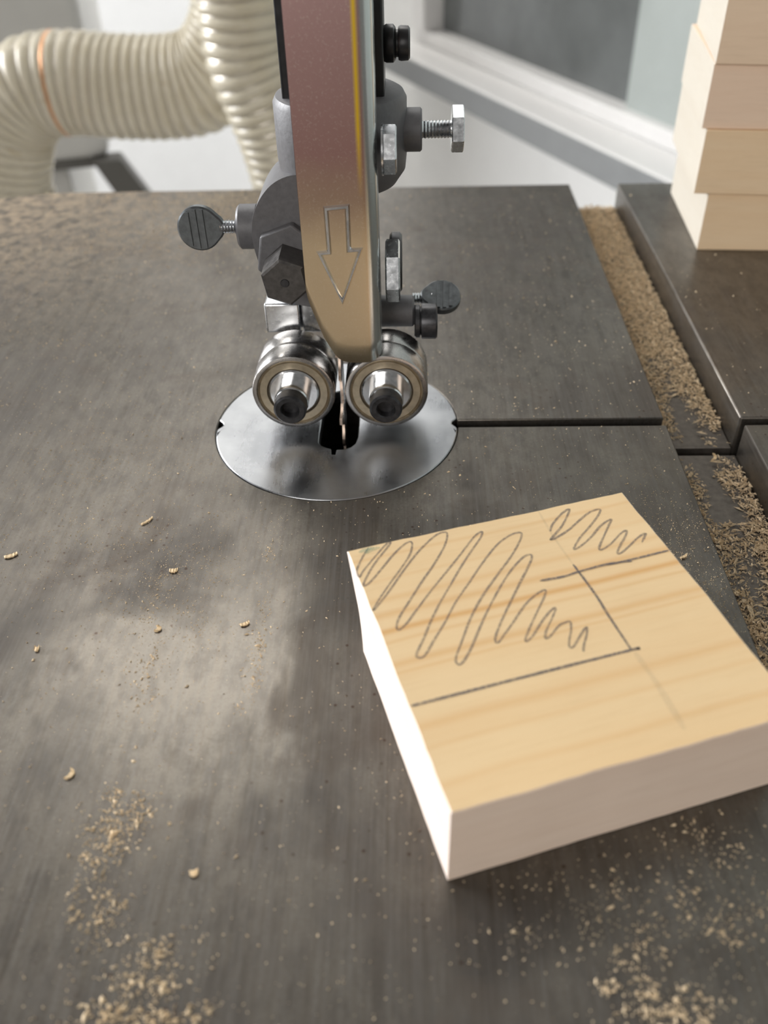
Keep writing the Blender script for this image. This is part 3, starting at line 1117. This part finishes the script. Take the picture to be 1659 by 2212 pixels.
def build_dust():
    P, S = [], []
    for (cx, cy, sx, sy, n, sz) in CL:
        n = int(n * (1.5 if sz >= .6 else 2.4))
        # clumpy: half the flakes gather round sub-centres
        k = max(3, n // 40)
        sub = RNG.normal(0, 1, (k, 2)) * (sx, sy) + (cx, cy)
        m = n // 2
        a = sub[RNG.integers(0, k, m)] + RNG.normal(0, 1, (m, 2)) * (sx * .18 + .3, sy * .18 + .3)
        b = RNG.normal(0, 1, (n - m, 2)) * (sx, sy) + (cx, cy)
        q = np.vstack([a, b])
        P.append(q)
        S.append(sz * np.clip(RNG.lognormal(-.8, .5, len(q)), .2, 1.4))
    # thin scatter all over
    q = np.column_stack([RNG.uniform(-150, 66, 9000), RNG.uniform(35, 369, 9000)])
    P.append(q)
    S.append(np.clip(RNG.lognormal(-1.5, .45, len(q)), .1, .8))
    q = np.column_stack([RNG.uniform(88, 200, 900), RNG.uniform(100, 369, 900)])
    P.append(q)
    S.append(np.clip(RNG.lognormal(-1.3, .5, len(q)), .1, .8))
    P, S = np.vstack(P), np.concatenate(S)
    ok = free_table(P)
    P, S = P[ok], S[ok]
    P3 = np.column_stack([P, np.full(len(P), .01)])
    o = chips_mesh('sawdust_on_table', P3, S, M['dust'], 1.6, origin=(-19.2, 193.6, 0))
    tag(o, 'fine pale sawdust scattered in drifts over the saw table', 'sawdust', kind='stuff')

    # drift lying in the mitre groove, with bare patches
    n = 56000
    x = RNG.uniform(67.4, 86.6, n)
    y = RNG.uniform(-55, 368.5, n)
    w = (x - 67.3) / 19.4
    bare = np.exp(-((w - .52) / .26) ** 2)                       # bare down the middle ...
    far = np.clip((y - 205) / 45, 0, 1)                          # ... but covered at the far end
    bare = bare * (1 - .93 * far)
    bare[(y > 186) & (y < 204)] = np.maximum(bare[(y > 186) & (y < 204)], .72)
    mid = (y > 105) & (y < 164)
    bare[mid] *= .12 + .75 * w[mid]
    bl = np.sin(y * .21 + 2 * np.sin(x * .45)) * np.sin(x * .62 + y * .05)
    bare = np.clip(bare + .18 * bl, 0, 1)
    keep = RNG.uniform(0, 1, n) > bare * 1.25
    keep &= ~((y > SL0 - .5) & (y < SL1 + .5))
    x, y = x[keep], y[keep]
    z = -9.95 + RNG.uniform(0, 1, len(x)) ** 1.6 * 1.3
    s = np.clip(RNG.lognormal(-.5, .45, len(x)), .3, 1.8) * .8
    o = chips_mesh('sawdust_in_groove', np.column_stack([x, y, z]), s, M['dust'], 3.0, origin=(77, 193.6, -10))
    tag(o, 'thick drift of curly sawdust lying in the mitre groove', 'sawdust', kind='stuff')


# drifts: centre x, y, spread x, y, count, flake size (mm)
CL = [(-71.9, 354.1, 13.3, 12.5, 1500, 0.5), (-76.5, 325.6, 14.3, 17.3, 900, 0.5), (-116.2, 341.1, 28.0, 18.6, 600, 0.45), (-123.4, 286.5, 19.8, 28.0,
      500, 0.4), (-92.8, 223.1, 20.6, 35.4, 400, 0.4), (-74.3, 177.4, 17.7, 11.3, 900, 0.3), (-68.3, 145.9, 13.6, 9.0, 900, 0.3), (-54.9, 128.5, 5.9,
      9.1, 500, 0.35), (-50.8, 106.4, 1.8, 6.4, 150, 0.6), (-48.4, 79.2, 3.5, 3.3, 250, 0.7), (-49.3, 71.1, 2.2, 4.6, 200, 0.7), (-47.3, 60.8, 2.1,
      4.1, 150, 0.7), (-37.5, 54.9, 4.0, 3.2, 220, 0.8), (-38.0, 48.1, 5.8, 1.5, 220, 0.9), (-30.6, 145.7, 1.2, 9.0, 80, 0.35), (-30.2, 121.8, 1.1,
      7.3, 100, 0.4), (-30.3, 108.7, 1.0, 5.6, 100, 0.5), (-42.2, 128.4, 5.8, 13.9, 500, 0.3), (56.4, 149.7, 7.2, 9.1, 700, 0.35), (61.9, 128.0, 3.8,
      10.1, 500, 0.35), (34.1, 58.1, 3.3, 5.7, 170, 0.8), (46.6, 65.0, 5.5, 8.1, 260, 0.7), (34.3, 50.0, 3.8, 1.8, 150, 0.9), (28.2, 62.8, 8.2, 6.7,
      150, 0.5)]


build_dust()


# ------------------------------------------------------------------ single chips one can point at
def curl(name, x, y, z, L, w, bend, ang, label, lift=.4):
    n = 9
    v, f = [], []
    for i in range(n):
        s = i / (n - 1) - .5
        a = bend * s
        px = (math.sin(a) / bend if abs(bend) > 1e-3 else s) * L
        py = ((1 - math.cos(a)) / bend if abs(bend) > 1e-3 else 0) * L
        hw = w * (.55 + .45 * math.cos(s * 2.4)) * .5
        zz = lift * (abs(math.sin(i * 1.3)) * .6 + .1)
        for k, (dy, dz) in enumerate(((-hw, 0), (hw, .05), (hw, .35), (-hw, .3))):
            v.append((px, py + dy, zz + dz))
    for i in range(n - 1):
        for k in range(4):
            k2 = (k + 1) % 4
            f.append((i * 4 + k, i * 4 + k2, (i + 1) * 4 + k2, (i + 1) * 4 + k))
    f.append((3, 2, 1, 0))
    f.append(tuple((n - 1) * 4 + k for k in range(4)))
    o = G().add(v, f).build(name, M['chip'])
    o.location = (x * MM, y * MM, (z - lift * .1) * MM)
    o.rotation_euler = (0, 0, ang)
    tag(o, label, 'wood chip', 'single wood chips lying on the saw table')


def build_chips():
    curl('wood_chip', -88.8, 142.5, 0, 3.0, .9, 1.0, .5, 'pale curled wood chip nearest the left edge, level with the top of the block')
    curl('wood_chip', -74.1, 115.1, 0, 2.0, 1.0, 4.6, .2, 'ring-shaped wood chip lying by itself on bare iron left of the sawdust')
    curl('wood_chip', -58.7, 86.7, 0, 2.6, .8, 2.2, 1.3, 'hook-shaped wood chip lying above the lower left sawdust drift')
    curl('wood_chip', -60.8, 154.2, 0, 3.4, .5, .7, .9, 'long thin wood sliver left of and below the throat plate')
    curl('wood_chip', -51.4, 137.5, 0, 2.0, 1.0, 1.4, .1, 'small broad wood chip amid the fine dust left of the block')
    curl('wood_chip', -50.8, 120.6, 0, 1.9, .9, 2.6, 1.5, 'crumpled wood chip at the head of the left sawdust trail')
    curl('wood_chip', -33.5, 121.8, 0, 2.0, .7, 1.0, .5, 'flat wood chip on the thin dust line left of the block')
    curl('wood_chip', -34.1, 68.9, 0, 1.6, 1.0, 2.0, .3, 'blurred lone wood chip in the lower left, right of the sawdust drift')
    curl('wood_chip', 59.3, 141.3, 0, 1.9, .6, 1.0, .6, 'white wood sliver between the block and the sawdust groove')
    curl('wood_chip', 80.5, 189.0, -8.8, 3.4, .8, 1.6, 1.2, 'pale wood curl standing in the sawdust groove by the blade slot', .9)


build_chips()
for _o in bpy.data.objects:
    if '_o' in _o:
        del _o['_o']
